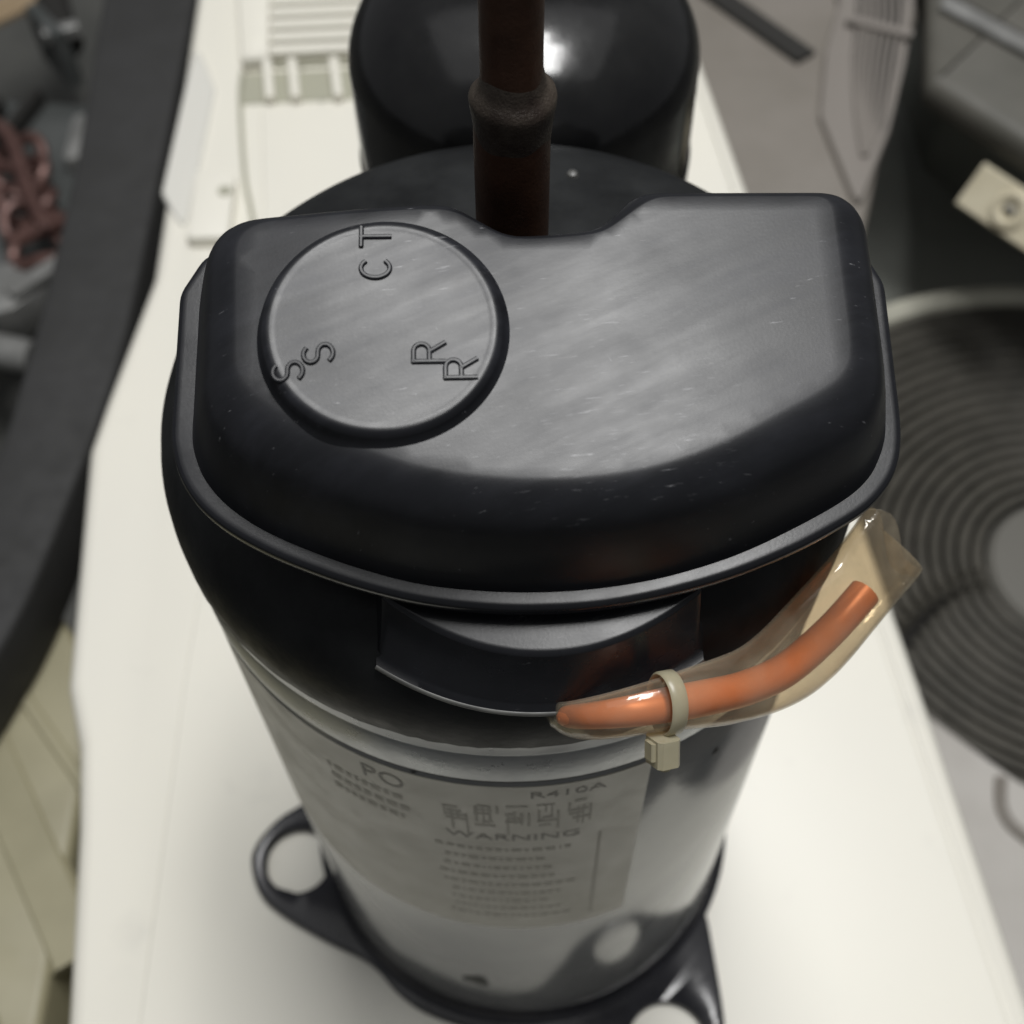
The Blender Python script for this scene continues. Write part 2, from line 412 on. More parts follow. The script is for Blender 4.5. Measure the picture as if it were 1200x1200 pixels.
# --- foot plate: three lugs with holes
def on_foot():
    m = MB(); pts = []
    lugs = [(-168, 0.0715), (-48, 0.0765), (72, 0.0715)]
    # outline, going counter-clockwise
    P = [(-0.074, -0.029), (-0.0605, -0.0370), (-0.046, -0.0445), (-0.037, -0.0535), (-0.028, -0.0592), (-0.013, -0.0642), (0.003, -0.0665), (0.0135, -0.0745), (0.027, -0.0855), (0.042, -0.0865),
         (0.0525, -0.0785), (0.0562, -0.066), (0.0548, -0.0372), (0.0535, -0.024), (0.0605, 0.0), (0.058, 0.03), (0.047, 0.062), (0.032, 0.081), (0.018, 0.083), (0.006, 0.074),
         (-0.010, 0.062), (-0.04, 0.047), (-0.056, 0.027), (-0.0655, 0.0085), (-0.0762, 0.0005), (-0.0825, -0.0072), (-0.0838, -0.0136), (-0.0806, -0.0226)]
    P = resample(catmull([Vector(p) for p in P], 6, True), 220)
    holes = [((-0.0694, -0.0133), 0.0098), ((0.0395, -0.0690), 0.0112), ((0.0225, 0.0685), 0.0098)]
    def fillz(z, off):
        N = normals2(P); O = [p - nn * off for p, nn in zip(P, N)]
        pts2 = list(O); edges = [(i, (i + 1) % len(O)) for i in range(len(O))]; rings = []
        for (c, r) in holes:
            s = len(pts2)
            pts2 += [Vector((c[0] + (r + off) * math.cos(2 * PI * k / 40), c[1] + (r + off) * math.sin(2 * PI * k / 40))) for k in range(40)]
            edges += [(s + k, s + (k + 1) % 40) for k in range(40)]; rings.append((s, 40))
        vs, es, fs, _, _, _ = delaunay_2d_cdt(pts2, edges, [], 0, 1e-7)
        keep = []
        for f in fs:
            c = sum((Vector(vs[i]) for i in f), Vector((0, 0))) / len(f)
            if any((c - Vector(h[0])).length < h[1] - .0002 for h in holes): continue
            x = False; j = len(O) - 1
            for i in range(len(O)):
                if (O[i].y > c.y) != (O[j].y > c.y) and c.x < (O[j].x - O[i].x) * (c.y - O[i].y) / (O[j].y - O[i].y) + O[i].x: x = not x
                j = i
            if x: keep.append(list(f))
        return [(v.x, v.y, z) for v in vs], keep, len(O), rings
    z0, z1, b = ZC + 0.0002, ZC + 0.0042, 0.0009
    A = fillz(z1, b); B = fillz(z0, b)
    N = normals2(P)
    m.add(A[0], A[1]); m.add(B[0], B[1])
    m.add(*loft([[(p.x - q.x * b, p.y - q.y * b, z1) for p, q in zip(P, N)], [(p.x - q.x * b * .3, p.y - q.y * b * .3, z1 - b * .3) for p, q in zip(P, N)], [(p.x, p.y, z1 - b) for p in P],
                 [(p.x, p.y, z0 + b) for p in P], [(p.x - q.x * b, p.y - q.y * b, z0) for p, q in zip(P, N)]]))
    for c, r in holes:
        m.add(*lathe([(r + b, z1), (r + b * .3, z1 - b * .3), (r, z1 - b), (r, z0 + b), (r + b, z0)], (c[0], c[1], 0), 40, close=False))
    return m
fm = on_foot()
bm = bmesh.new()
me = bpy.data.meshes.new('t'); me.from_pydata([tuple(v) for v in fm.V], [], fm.F); bm.from_mesh(me); bmesh.ops.remove_doubles(bm, verts=bm.verts[:], dist=2e-6)
foot = build('foot_plate', [v.co.copy() for v in bm.verts], [[v.index for v in f.verts] for f in bm.faces], M['foot'], comp); bm.free(); bpy.data.meshes.remove(me)
V, F = lathe([(0.0635, ZC + .004), (0.0618, ZC + .0045), (0.0606, ZC + .0058), (0.0601, ZC + .008), (0.059, ZC + .008)], n=120, close=False); build('fillet_weld', V, F, M['foot'], foot)

# --- nameplate wrapped on the shell
def wrap(az, z, r): return (r * math.cos(rad(az)), r * math.sin(rad(az)), z)
a0, a1, zt, zb = -163, -68.5, -0.0022, -0.0885
V = []; F = []; nx = 70
for k in range(nx + 1):
    a = a0 + (a1 - a0) * k / nx
    V += [wrap(a, zt, .06005), wrap(a, zt, .06018), wrap(a, zb, .06018), wrap(a, zb, .06005)]
for k in range(nx):
    for j in range(3): F.append([k * 4 + j, k * 4 + 4 + j, k * 4 + 5 + j, k * 4 + 1 + j])
F += [[0, 1, 2, 3], [nx * 4 + j for j in range(4)]]
plate = build('nameplate', V, F, M['paper'], comp)
def text_geo(s):
    c = bpy.data.curves.new('t', 'FONT'); c.body = s; c.resolution_u = 3
    o = bpy.data.objects.new('t', c); COL.objects.link(o)
    dg = bpy.context.evaluated_depsgraph_get(); dg.update()
    e = o.evaluated_get(dg); me = e.to_mesh()
    bm = bmesh.new(); bm.from_mesh(me); bmesh.ops.triangulate(bm, faces=bm.faces[:])
    V = [v.co.copy() for v in bm.verts]; F = [[v.index for v in f.verts] for f in bm.faces]
    bm.free(); e.to_mesh_clear(); bpy.data.objects.remove(o); bpy.data.curves.remove(c)
    x0 = min(v.x for v in V); x1 = max(v.x for v in V); y0 = min(v.y for v in V); y1 = max(v.y for v in V)
    return [((v.x - x0) / (x1 - x0), (v.y - y0) / (y1 - y0)) for v in V], F
def print_text(s, az0, az1, z0, z1, m, name='printed_text'):
    uv, F = text_geo(s)
    return build(name, [wrap(az0 + (az1 - az0) * u, z0 + (z1 - z0) * v, .06025) for u, v in uv], F, m, plate, False)
def print_bars(rects, m, name):
    mb = MB()
    for (u0, u1, z0, z1) in rects:
        k = max(1, int((u1 - u0) / 2))
        for i in range(k):
            p = u0 + (u1 - u0) * i / k; q = u0 + (u1 - u0) * (i + 1) / k
            mb.add([wrap(p, z0, .06025), wrap(q, z0, .06025), wrap(q, z1, .06025), wrap(p, z1, .06025)], [[0, 1, 2, 3]])
    o = mb.build(name, m, plate, False)
    return o
print_text('R410A', -88.5, -76.0, -0.0074, -0.0046, M['ink'])
print_text('WARNING', -103.5, -80, -0.0288, -0.0256, M['ink'])
print_text('PO', -117, -109.5, -0.0110, -0.0052, M['ink'])
R = []
for c in range(5):                                            # block of five worn characters
    u = -103.6 + c * 5.25
    for k in range(6):
        if random.random() < .25: continue
        p = u + .2 + 1.8 * random.random() * random.random(); z = -0.0112 - k * .0020 - .0006 * random.random()
        R.append((p, p + 1.2 + 2.6 * random.random(), z, z + .0006 + .0004 * random.random()))
    for k in range(4):
        p = u + .3 + k * 1.1 + .5 * random.random(); z = -0.0106 - .006 * random.random()
        R.append((p, p + .3 + .25 * random.random(), z - .003 - .008 * random.random(), z))
print_bars(R, M['pale_ink'], 'worn_print')
R = []
for row in range(3):
    u = -125
    while u < -111: 
        w = .6 + 1.6 * random.random(); R.append((u, u + w, -0.0165 - row * .005, -0.0142 - row * .005)); u += w + .7
for row in range(9):
    u = -106 + 2 * random.random(); e = -80 - 6 * random.random()
    while u < e:
        w = .4 + 1.5 * random.random(); R.append((u, u + w, -0.0352 - row * .0055, -0.0335 - row * .0055)); u += w + .6
print_bars(R, M['pale_ink'], 'fine_print')
print_bars([(-76.4, -75.9, -0.083, -0.03)], M['pale_ink'], 'ruled_line')
# small marks on the shell
def chip(az, z, w, h):
    V = []; 
    for k in range(18):
        a = 2 * PI * k / 18; q = 1 + .25 * math.sin(3 * a + az)
        V.append(wrap(az + w * q * math.cos(a), z + h * q * math.sin(a), .0602))
    return V + [wrap(az, z, .0605)], [[k, (k + 1) % 18, 18] for k in range(18)]
for az, z, w, h in ((-102.5, -0.1445, 3.2, .0042), (-54, -0.017, .6, .0012), (-107.2, -0.0008, .5, .0006)):
    V, F = chip(az, z, w, h); build('paint_chip', V, F, M['groove'], shell)

# --- discharge pipe
PX, PY = 0.0011, 0.0070
def pt(prof, mtl, name, par):
    V, F = lathe([(r, z) for r, z in prof], (0, 0, 0), 48)
    V = [(v[0] + PX + (v[2] - .06) * .012, v[1] + PY, v[2]) for v in V]
    return build(name, V, F, mtl, par)
pipe = pt([(0.0068, 0.040), (0.0068, 0.043), (0.0058, 0.0445), (0.0056, 0.050), (0.00555, 0.075), (0.0055, 0.079)], M['oldcopper'], 'discharge_pipe', comp)
bead = [(.0053, .0745), (.00555, .0772), (.0057, .0790), (.0059, .0806), (.00612, .0820), (.00618, .0828), (.0060, .0835), (.0054, .0841), (.0049, .0847), (.0046, .0855), (.0044, .0866), (.0041, .0876)]
V, F = lathe(bead, (0, 0, 0), 48)
V = [(v[0] * (1 + .03 * math.sin(3 * math.atan2(v[1], v[0]) + 1)) + PX + (v[2] - .06) * .012, v[1] + PY, v[2] + .0004 * math.sin(2 * math.atan2(v[1], v[0]))) for v in V]
build('brazed_collar', V, F, M['solder'], pipe)
pt([(0.0043, 0.080), (0.0043, 0.092), (0.0042, 0.125), (0.0042, 0.150)], M['oldcopper'], 'narrow_pipe', pipe)
V, F = lathe([(0, .0011), (.0009, .0008), (.0012, .0)], (0.0125, 0.0405, 0.0388), 10); build('weld_spatter', V, F, M['midgrey'], comp)

# --- accumulator
AX, AY, AR = 0.0052, 0.103, 0.0392
prof = [(0.012, -0.165), (0.028, -0.158), (0.036, -0.148), (AR, -0.135), (AR, 0.019)]
for k in range(1, 15):
    a = PI / 2 * k / 14; prof.append((AR * math.cos(a) ** .80 if k < 14 else 0.0, 0.019 + 0.0225 * math.sin(a)))
V, F = lathe(prof, (AX, AY, 0), 120); acc = build('accumulator', V, F, M['tank'], comp)
V, F = lathe([(AR - .001, -0.012), (AR + .0004, -0.0115), (AR + .0005, -0.006), (AR - .001, -.0055)], (AX, AY, 0), 120, close=False); build('crimp_band', V, F, M['tank'], acc)
V, F = bar((AX, 0.055, -0.05), (AX, AY - .03, -0.05), 0.03, 0.012); build('bracket', V, F, M['cap'], acc)

# --- terminal cover: local frame, millimetres -> world
CO = Vector((0.00354, -0.02758, 0.05328)); MM = 0.00096; CN = Vector((0.03487826, -0.2417747, 0.96970537))
E1 = Vector((0.99939157, 0.00843782, -0.03384223)); E2 = Vector((0.0, 0.97029573, 0.2419219))
def cw(x, y, h): return CO + (E1 * x + E2 * y + CN * h) * MM
def sstep(a, b, x):
    t = max(0, min(1, (x - a) / (b - a))); return t * t * (3 - 2 * t)
def sink(x, y): return 1.7 * sstep(-18, -46, x) if x < -4 else 0.0
front = [(-50.4, 2), (-50.3, -2), (-49.5, -5.2), (-47.9, -8.6), (-44.7, -12.3), (-39.9, -15.8), (-33.7, -18.9), (-25.8, -22.0), (-17.1, -24.5), (-8, -25.7), (0.6, -26.0), (9, -25.5), (18, -24.0), (27.8, -21.1), (37, -17.0), (44.5, -12.9), (48.4, -9.6), (50.6, -6.0), (51.8, -2.5), (52.2, 2)]
fr_c = [p.to_2d() for p in catmull([Vector((x, y, 0)) for x, y in front], 6)]
top_front = [(-41.0, 5), (-41.0, 3), (-40.6, 1.2), (-39.7, -0.6), (-37.5, -2.9), (-34, -5.2), (-29, -8.0), (-22.5, -11.2), (-15.5, -13.6), (-7.5, -15.0), (0.6, -15.4), (8, -15.0), (16, -13.4), (24.5, -10.2), (32, -6.2), (38, -2.9), (40.3, -1.1), (41.4, .9), (41.8, 3.0), (41.9, 6)]
ft_c = [p.to_2d() for p in catmull([Vector((x, y, 0)) for x, y in top_front], 6)]
back_b = round_poly([(52.2, 3, 0), (52.6, 31.0, 9), (12.8, 31.2, 3.5), (7.6, 24.6, 6), (-3.8, 23.6, 6), (-12.5, 29.8, 5), (-50.6, 28.0, 9), (-50.4, 3, 0)], 12)[1:-1]
back_t = round_poly([(41.9, 7, 0), (41.8, 26.4, 2.5), (16.4, 26.6, 4), (9.4, 20.6, 6), (-4.0, 19.6, 6), (-12.0, 25.0, 5), (-42.0, 23.8, 5), (-41.0, 6, 0)], 12)[1:-1]
def match(A, B, n):
    L = [0]; m = len(A)
    for i in range(m): L.append(L[-1] + (A[(i + 1) % m] - A[i]).length)
    oa, ob = [], []; j = 0
    for k in range(n):
        q = L[-1] * k / n
        while L[j + 1] < q: j += 1
        t = (q - L[j]) / max(1e-9, L[j + 1] - L[j])
        oa.append(A[j].lerp(A[(j + 1) % m], t)); ob.append(B[j].lerp(B[(j + 1) % m], t))
    return oa, ob
BO, TO = match([Vector(p) for p in fr_c + back_b], [Vector(p) for p in ft_c + back_t], 400)
TO = smooth_list(TO, 14)
LV = [(0.8, 0.0, 0), (1.6, 0.2, 0), (5, 1.2, .15), (10, 2.7, .45), (13.6, 3.9, .7), (15.2, 4.6, .82), (16.5, 5.4, .9), (17.6, 6.4, .95), (18.5, 7.6, .98), (19.1, 8.8, 1), (19.4, 9.8, 1), (19.5, 10.4, 1)]
tc = thing_cover = None
loops = []
for h, off, w in LV:
    f_ = off / 10.4; lp = [p.lerp(q, f_) for p, q in zip(BO, TO)]
    loops.append([cw(p.x, p.y, h - w * sink(p.x, p.y)) for p in lp])
mb = MB(); mb.add(*loft(loops))
off = LV[-1][1]
inner = list(TO)
def inside(c, O):
    x = False; j = len(O) - 1
    for i in range(len(O)):
        if (O[i].y > c.y) != (O[j].y > c.y) and c.x < (O[j].x - O[i].x) * (c.y - O[i].y) / (O[j].y - O[i].y) + O[i].x: x = not x
        j = i
    return x
pts2 = [Vector(p) for p in inner]; ne = len(pts2)
gx = -45
while gx < 46:
    gy = -18
    while gy < 30:
        q = Vector((gx + .13, gy + .07))
        if inside(q, inner) and min((q - e).length for e in inner) > .8: pts2.append(q)
        gy += 2
    gx += 2
vs, es, fs, *_ = delaunay_2d_cdt(pts2, [(i, (i + 1) % ne) for i in range(ne)], [], 1, 1e-6)
mb.add([cw(v.x, v.y, 19.5 - sink(v.x, v.y)) for v in vs], [list(f) for f in fs])
bm = bmesh.new(); me = bpy.data.meshes.new('t'); me.from_pydata([tuple(v) for v in mb.V], [], mb.F); bm.from_mesh(me)
bmesh.ops.remove_doubles(bm, verts=bm.verts[:], dist=2e-6)
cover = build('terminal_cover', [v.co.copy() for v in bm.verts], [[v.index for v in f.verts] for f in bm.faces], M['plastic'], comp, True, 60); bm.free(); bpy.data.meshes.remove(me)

# rim flange
FL = [(-53.6, 2), (-53.4, -2), (-52.0, -7.0), (-49.4, -11.3), (-45.3, -15.2), (-39.9, -18.6), (-33.8, -21.5), (-25.9, -24.5), (-17.1, -26.9), (-8, -28.2), (0.5, -28.5), (9, -28.0), (18, -26.4), (27.8, -23.7), (36.9, -20.1), (44.3, -16.3), (48.4, -13.6), (51.6, -10.1), (53.4, -6.5), (54.3, -2.5), (54.6, 2)]
fl_c = [p.to_2d() for p in catmull([Vector((x, y, 0)) for x, y in FL], 6)]
back = round_poly([(54.6, 3, 0), (55.0, 23, 6), (51, 31.5, 4), (13.2, 31.6, 3), (8.0, 25.0, 4), (-4, 24.0, 5), (-13, 30.3, 4), (-50, 29.5, 4), (-53.7, 22.5, 6), (-53.6, 3, 0)], 8)[1:-1]
FO = resample(fl_c + [Vector(p) for p in back], 360); FN = smooth_list(normals2(FO), 3)
loops = [[cw(p.x - nn.x * o, p.y - nn.y * o, h) for p, nn in zip(FO, FN)] for h, o in
         ((1.3, 5.2), (1.34, 1.45), (1.34, 1.15), (1.32, .9), (1.25, .6), (1.05, .3), (.65, .09), (0, 0), (-.9, 0), (-1.5, .25), (-1.7, .7), (-1.7, 5.2))]
build('cover_rim', *loft(loops), M['smoothplastic'], cover, True, 50)
# gasket under the rim
loops = [[cw(p.x - nn.x * o, p.y - nn.y * o, h) for p, nn in zip(FO, FN)] for h, o in ((-1.6, 5.5), (-1.6, 1.6), (-2.0, 1.2), (-5.2, 1.7), (-5.6, 2.1), (-5.6, 7))]
build('gasket', *loft(loops), M['gasket'], cover, True, 50)
# raised round boss
DX, DY, DR = -21.2, 5.9, 15.3
mb = MB(); V, F = [], []
prof = [(DR + 3.6, 14.0), (DR + 2.6, 18.9), (DR + 1.9, 19.35), (DR + 1.3, 19.9), (DR + .95, 20.6), (DR + .6, 21.15), (DR + .1, 21.42), (DR - .4, 21.45), (DR - .8, 21.4), (DR - 1.2, 21.38), (DR * .6, 21.38), (DR * .25, 21.38), (0.001, 21.38)]
n = 120
for k in range(n):
    a = 2 * PI * k / n
    for j, (r, h) in enumerate(prof):
        x, y = DX + r * math.cos(a), DY + r * math.sin(a)
        if j < 3: h = h - sink(x, y) * (1.0 if j else 1.3)
        V.append(cw(x, y, h))
L = len(prof)
for k in range(n):
    for j in range(L - 1): F.append([k * L + j, ((k + 1) % n) * L + j, ((k + 1) % n) * L + j + 1, k * L + j + 1])
build('round_boss', V, F, M['boss'], cover, True, 50)
# moulded letters (each its own sub-part); their tops point to the left
def arc(cx, cy, rx, ry, a0, a1, n=12): return [(cx + rx * math.cos(rad(a0 + (a1 - a0) * k / n)), cy + ry * math.sin(rad(a0 + (a1 - a0) * k / n))) for k in range(n + 1)]
G = {'T': [[(0, 1), (.72, 1)], [(.36, 1), (.36, 0)]],
     'C': [arc(.36, .5, .36, .5, 48, 312, 22)],
     'R': [[(0, 0), (0, 1)], [(0, 1), (.34, 1)] + arc(.38, .745, .27, .255, 80, -80, 10) + [(.34, .49), (0, .49)], [(.36, .49), (.68, 0)]],
     'S': [arc(.33, .755, .30, .245, 35, 265, 14)[:-1] + arc(.33, .255, .33, .255, 88, -150, 16)]}
def letter(ch, x, y, ang, w, hgt):
    """x, y: centre of the glyph in the cover frame; ang turns the glyph"""
    mb = MB(); ca, sa = math.cos(rad(ang)), math.sin(rad(ang))
    for stroke in G[ch]:
        pts = []
        for u, v in stroke:
            a, b = (u - .36) * w / .72, (v - .5) * hgt
            pts.append(cw(x + a * ca - b * sa, y + .3 + a * sa + b * ca, 21.42))
        P = [Vector(p) for p in pts]; n = len(P)
        V = []; F = []
        sec = [(-.36, -.15), (-.30, .16), (-.13, .30), (.13, .30), (.30, .16), (.36, -.15)]
        for i in range(n):
            t = (P[min(i + 1, n - 1)] - P[max(i - 1, 0)]).normalized(); s = t.cross(CN).normalized()
            ext = t * (-0.00018 if i == 0 else (0.00018 if i == n - 1 else 0))
            for a, b in sec: V.append(P[i] + ext + s * (a * .001) + CN * (b * .001))
        for i in range(n - 1):
            for k in range(5): F.append([i * 6 + k, i * 6 + k + 1, i * 6 + 7 + k, i * 6 + 6 + k])
        F += [list(range(6)), [(n - 1) * 6 + k for k in range(6)]]
        mb.add(V, F)
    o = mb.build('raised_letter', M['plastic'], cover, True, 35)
    o['label'] = 'raised letter ' + ch
    return o
letter('T', -22.2, 19.0, 90, 2.8, 3.95); letter('C', -22.2, 14.1, 90, 2.9, 3.9)
letter('S', -33.5, -1.1, 98, 2.7, 3.9); letter('S', -29.6, 1.45, 98, 2.7, 3.9)
letter('R', -15.0, 1.45, 90, 2.85, 4.1); letter('R', -10.8, -0.95, 90, 2.85, 4.1)
# front tab
V = []; F = []; n = 48
def tabprof(x):
    yt = -33.9 + 8.6 * (abs(x) / 23.0) ** 2.05; yb = -38.6 + 8.4 * (abs(x) / 24.6) ** 2.1
    return [(-18, -4.0), (yt + 1.3, -4.0), (yt + 1.0, -4.0), (yt + .35, -4.12), (yt, -4.6), (yb + .25, -14.8), (yb - .15, -15.05), (yb - 1.25, -15.1), (yb - 1.5, -15.4), (yb - 1.4, -16.1), (yb, -16.4), (yb + 2, -16.4), (-20, -12)]
for k in range(n + 1):
    s = -1 + 2 * k / n
    for j, (y, h) in enumerate(tabprof(s * 23.6)):
        x = s * (23.2 + 1.6 * (j > 4) * min(1, (j - 4) / 2))
        V.append(cw(x + 0.3, y, h))
L = 13
for k in range(n):
    for j in range(L - 1): F.append([k * L + j, k * L + L + j, k * L + L + j + 1, k * L + j + 1])
    F.append([k * L + L - 1, k * L + 2 * L - 1, k * L + L, k * L])
F += [list(range(L)), [n * L + j for j in range(L)]]
build('front_tab', V, F, M['smoothplastic'], cover, True, 50)
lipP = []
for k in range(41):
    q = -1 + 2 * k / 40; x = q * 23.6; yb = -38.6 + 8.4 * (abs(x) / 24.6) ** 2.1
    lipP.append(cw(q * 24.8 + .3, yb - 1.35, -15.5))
V, F = tube(lipP, .00042, 10); build('tab_lip', V, F, M['midgrey'], cover)  # lip in a lighter mottled grey than the tab

# ---------------------------------------------------------------- sleeved wire tied beside the tab
def cyl_pt(az, z, r): return Vector((r * math.cos(rad(az)), r * math.sin(rad(az)), z))
wire = thing('sleeved_wire', 'orange wire in a cloudy clear sleeve running under the right edge of the black cover', 'wire', (0.03, -0.058, 0.02))
ctr = [Vector(p) for p in ((0.0045, -0.0601, 0.0268), (0.0075, -0.0625, 0.0300), (0.0130, -0.0640, 0.0346), (0.0231, -0.0616, 0.0338), (0.0314, -0.0578, 0.0292), (0.0375, -0.0541, 0.0264), (0.0444, -0.0483, 0.0240), (0.0520, -0.0405, 0.0235), (0.0580, -0.0345, 0.0260), (0.0598, -0.0325, .0270))]
hz = [.0020, .0027, .0034, .0042, .0052, .0064, .0073, .0078, .0080, .0080]
ht = [.0007, .0014, .0026, .0031, .0033, .0034, .0034, .0033, .0030, .0028]
def seq(P, r, sub):
    Q = catmull(P, sub); R_ = [x.x for x in catmull([Vector((v, 0, 0)) for v in r], sub)]; return Q, R_
Q, rz = seq(ctr, hz, 7); _, rtk = seq(ctr, ht, 7)
V = []; F = []; ns = 28
def sleeve_ring(i, d):
    p = Q[i]; t = (Q[min(i + 1, len(Q) - 1)] - Q[max(i - 1, 0)]).normalized(); inw = Vector((-p.x, -p.y, 0)).normalized(); u = Vector((0, 0, .72)) + inw * .62; u = (u - t * u.dot(t)).normalized(); w = t.cross(u)
    o = []
    for k in range(ns):
        a = 2 * PI * k / ns
        wob = 1 + .03 * math.sin(2 * a + i * .35)
        ext = 0
        if i == len(Q) - 1: ext = .0030 * math.sin(a * 1.0 + 2.6) + .0012 * math.sin(3 * a)     # torn mouth
        if i == 0: ext = .0005 * math.sin(3 * a + 1)
        o.append(p + u * ((rz[i] - d) * math.cos(a) * wob) + w * ((rtk[i] - d) * math.sin(a)) + t * ext)
    return o
outer = [sleeve_ring(i, 0) for i in range(len(Q))]; innr = [sleeve_ring(i, .00025) for i in range(len(Q))]
build('clear_sleeve', *loft(outer + innr[::-1]), M['sleeve'], wire, True, 60)
wp = [Vector(p) for p in ((0.0058, -0.0611, 0.0282), (0.0098, -0.0627, 0.0317), (0.0150, -0.0634, 0.0343), (0.0205, -0.0622, 0.0335), (0.0265, -0.0602, 0.0312), (0.0333, -0.0570, 0.0272), (0.0410, -0.0519, 0.0228), (0.0495, -0.0440, 0.0195), (0.0560, -0.0375, 0.0200))]
WQ = catmull(wp, 6)
V, F = tube(WQ, [min(.0026, (.0006, .0013, .0016, .0017)[i] if i < 4 else .0016 + .00005 * i) for i in range(len(WQ))], 16); build('orange_wire', V, F, M['orange'], wire)
# cable tie
tp = Vector((0.0207, -0.0624, 0.0346))
tt = Vector((.93, .30, -.30)).normalized()
u = Vector((-.2, .58, .75)); u = (u - tt * u.dot(tt)).normalized(); w = tt.cross(u)
ring = [tp + u * (.0043 * math.cos(2 * PI * k / 32)) + w * (.0034 * math.sin(2 * PI * k / 32)) for k in range(32)]
V = []; F = []
for k, p in enumerate(ring):
    o = (p - tp).normalized()
    for a, b in ((-.0013, 0.0001), (-.0010, .0004), (.0010, .0004), (.0013, 0.0001), (.0010, -.0002), (-.0010, -.0002)): V.append(p + tt * a + o * b)
for k in range(32):
    for j in range(6): F.append([k * 6 + j, ((k + 1) % 32) * 6 + j, ((k + 1) % 32) * 6 + (j + 1) % 6, k * 6 + (j + 1) % 6])
tie = build('cable_tie', V, F, M['tie'], wire, True, 50)
hp = tp - u * .0036 + Vector((-.0008, -.0030, -.0004))
mb = MB(); mb.add(*bar(hp + u * .0018, hp - u * .0022, .0044, .0036, tt, .0006)); mb.add(*bar(hp - u * .0022, hp - u * .0030, .0024, .0014, tt, .0003))
mb.add(*bar(hp + u * .0014 - tt * .0020, hp - u * .0012 - tt * .0020, .0022, .0008, tt, .0002))
mb.build('tie_head', M['tie'], tie, True, 30)

# ---------------------------------------------------------------- things behind, left side
db = thing('edge_beam', 'long dark grey foam-faced board standing on edge left of the white casing', 'board', (-0.2, 0.3, ZF))
V, F = slab([p.to_2d() for p in catmull([Vector(q + (0,)) for q in ((-0.1665, 0.60), (-0.1665, 0.475), (-0.167, 0.345), (-0.168, 0.24), (-0.1725, 0.187), (-0.178, 0.149), (-0.1855, 0.105), (-0.196, 0.07), (-0.215, 0.03), (-0.250, 0.05), (-0.232, 0.09), (-0.217, 0.135), (-0.2115, 0.175), (-0.2097, 0.22), (-0.209, 0.267), (-0.2101, 0.353), (-0.2174, 0.478), (-0.22, 0.60))], 4, True)], -0.25, -0.215, .003, 3); build('board', V, F, M['bar'], db)
for y in (.30, .52):
    V, F = bar((-0.192, y, ZF), (-0.192, y, -0.2505), .025, .03, (0, 1, 0)); build('batten', V, F, M['void'], db)

bx = thing('beige_cover', 'beige plastic appliance cover with stepped ridges on the floor left of the casing', 'cover', (-0.24, 0.1, ZF))
V, F = slab(round_poly([(-0.30, -0.2, .01), (-0.166, -0.2, .01), (-0.166, 0.086, .008), (-0.203, 0.134, .006), (-0.30, 0.14, .01)], 4), ZF, -0.2515, .004, 3); build('shell_body', V, F, M['beige'], bx)
for (p, q, w_) in (((-0.212, 0.098), (-0.170, 0.046), .008), ((-0.214, 0.070), (-0.170, -0.002), .020), ((-0.226, 0.034), (-0.170, -0.066), .007)):
    V, F = bar((p[0], p[1], -.2530), (q[0] + .3 * (q[0] - p[0]), q[1] + .3 * (q[1] - p[1]), -.2530), w_, .005, (0, 0, 1), .0022); build('ridge', V, F, M['beige'], bx)

mt = thing('scrap_motor', 'dark grey motor housing with ribs among scrap behind the left board', 'motor', (-0.40, 0.62, ZF))
V, F = slab(round_poly([(-0.52, 0.52, .02), (-0.33, 0.53, .02), (-0.325, 0.72, .02), (-0.50, 0.74, .02)], 4), ZF, -0.47, .01, 3); build('housing', V, F, M['machine'], mt)
V, F = bar((-0.382, 0.775, -.44), (-0.352, 0.735, -.44), .012, .05); build('mount', V, F, M['machine'], mt)
for k in range(3):
    V, F = bar((-0.46 + k * .03, 0.60 + k * .03, -.462), (-0.44 + k * .03, 0.70 + k * .01, -.462), .008, .016); build('rib', V, F, M['void'], mt)
V, F = slab(round_poly([(-0.345, 0.63, .01), (-0.325, 0.64, .01), (-0.325, 0.69, .01), (-0.345, 0.69, .01)], 3), -.48, -.455, .004, 2); build('boss', V, F, M['steel'], mt)
hs = thing('black_hose', 'short black hose end with a pale ferrule leaning on the scrap motor', 'hose', (-0.35, 0.77, -.44))
V, F = tube(catmull([(-0.392, 0.86, -.45), (-0.378, 0.81, -.44), (-0.362, 0.765, -.435), (-0.354, 0.748, -.435)], 5), .014, 16); build('hose', V, F, M['void'], hs)
V, F = bar((-0.367, 0.741, -.422), (-0.341, 0.751, -.422), .010, .012); build('ferrule', V, F, M['steel'], hs)
cw_ = thing('copper_coil', 'dull copper coil of tubing heaped on the scrap at the far left edge', 'copper coil', (-0.36, 0.58, -.46))
for k in range(5):
    c = Vector((-0.378 + .009 * k, 0.635 - .026 * k, -.452 + .004 * (k % 2)))
    P = [c + Vector((.020 * math.cos(2 * PI * i / 20), .017 * math.sin(2 * PI * i / 20), .006 * math.sin(4 * PI * i / 20 + k))) for i in range(20)]
    V, F = tube(P, .0048, 8, closed=True); build('turn', V, F, M['copper'], cw_)
P = catmull([(-0.40, 0.66, -.44), (-0.375, 0.63, -.43), (-0.352, 0.575, -.435), (-0.335, 0.545, -.44), (-0.325, 0.56, -.45)], 5); V, F = tube(P, .006, 8); build('tube_end', V, F, M['copper'], cw_)
sb = thing('steel_bracket', 'dull light grey steel bracket lying below the copper coil', 'bracket', (-0.34, 0.50, -.46))
V, F = slab(round_poly([(-0.41, 0.455, .006), (-0.350, 0.475, .006), (-0.318, 0.512, .006), (-0.325, 0.535, .006), (-0.35, 0.522, .006), (-0.41, 0.515, .006)], 3), -.485, -.452, .003, 2); build('plate', V, F, M['steel'], sb)
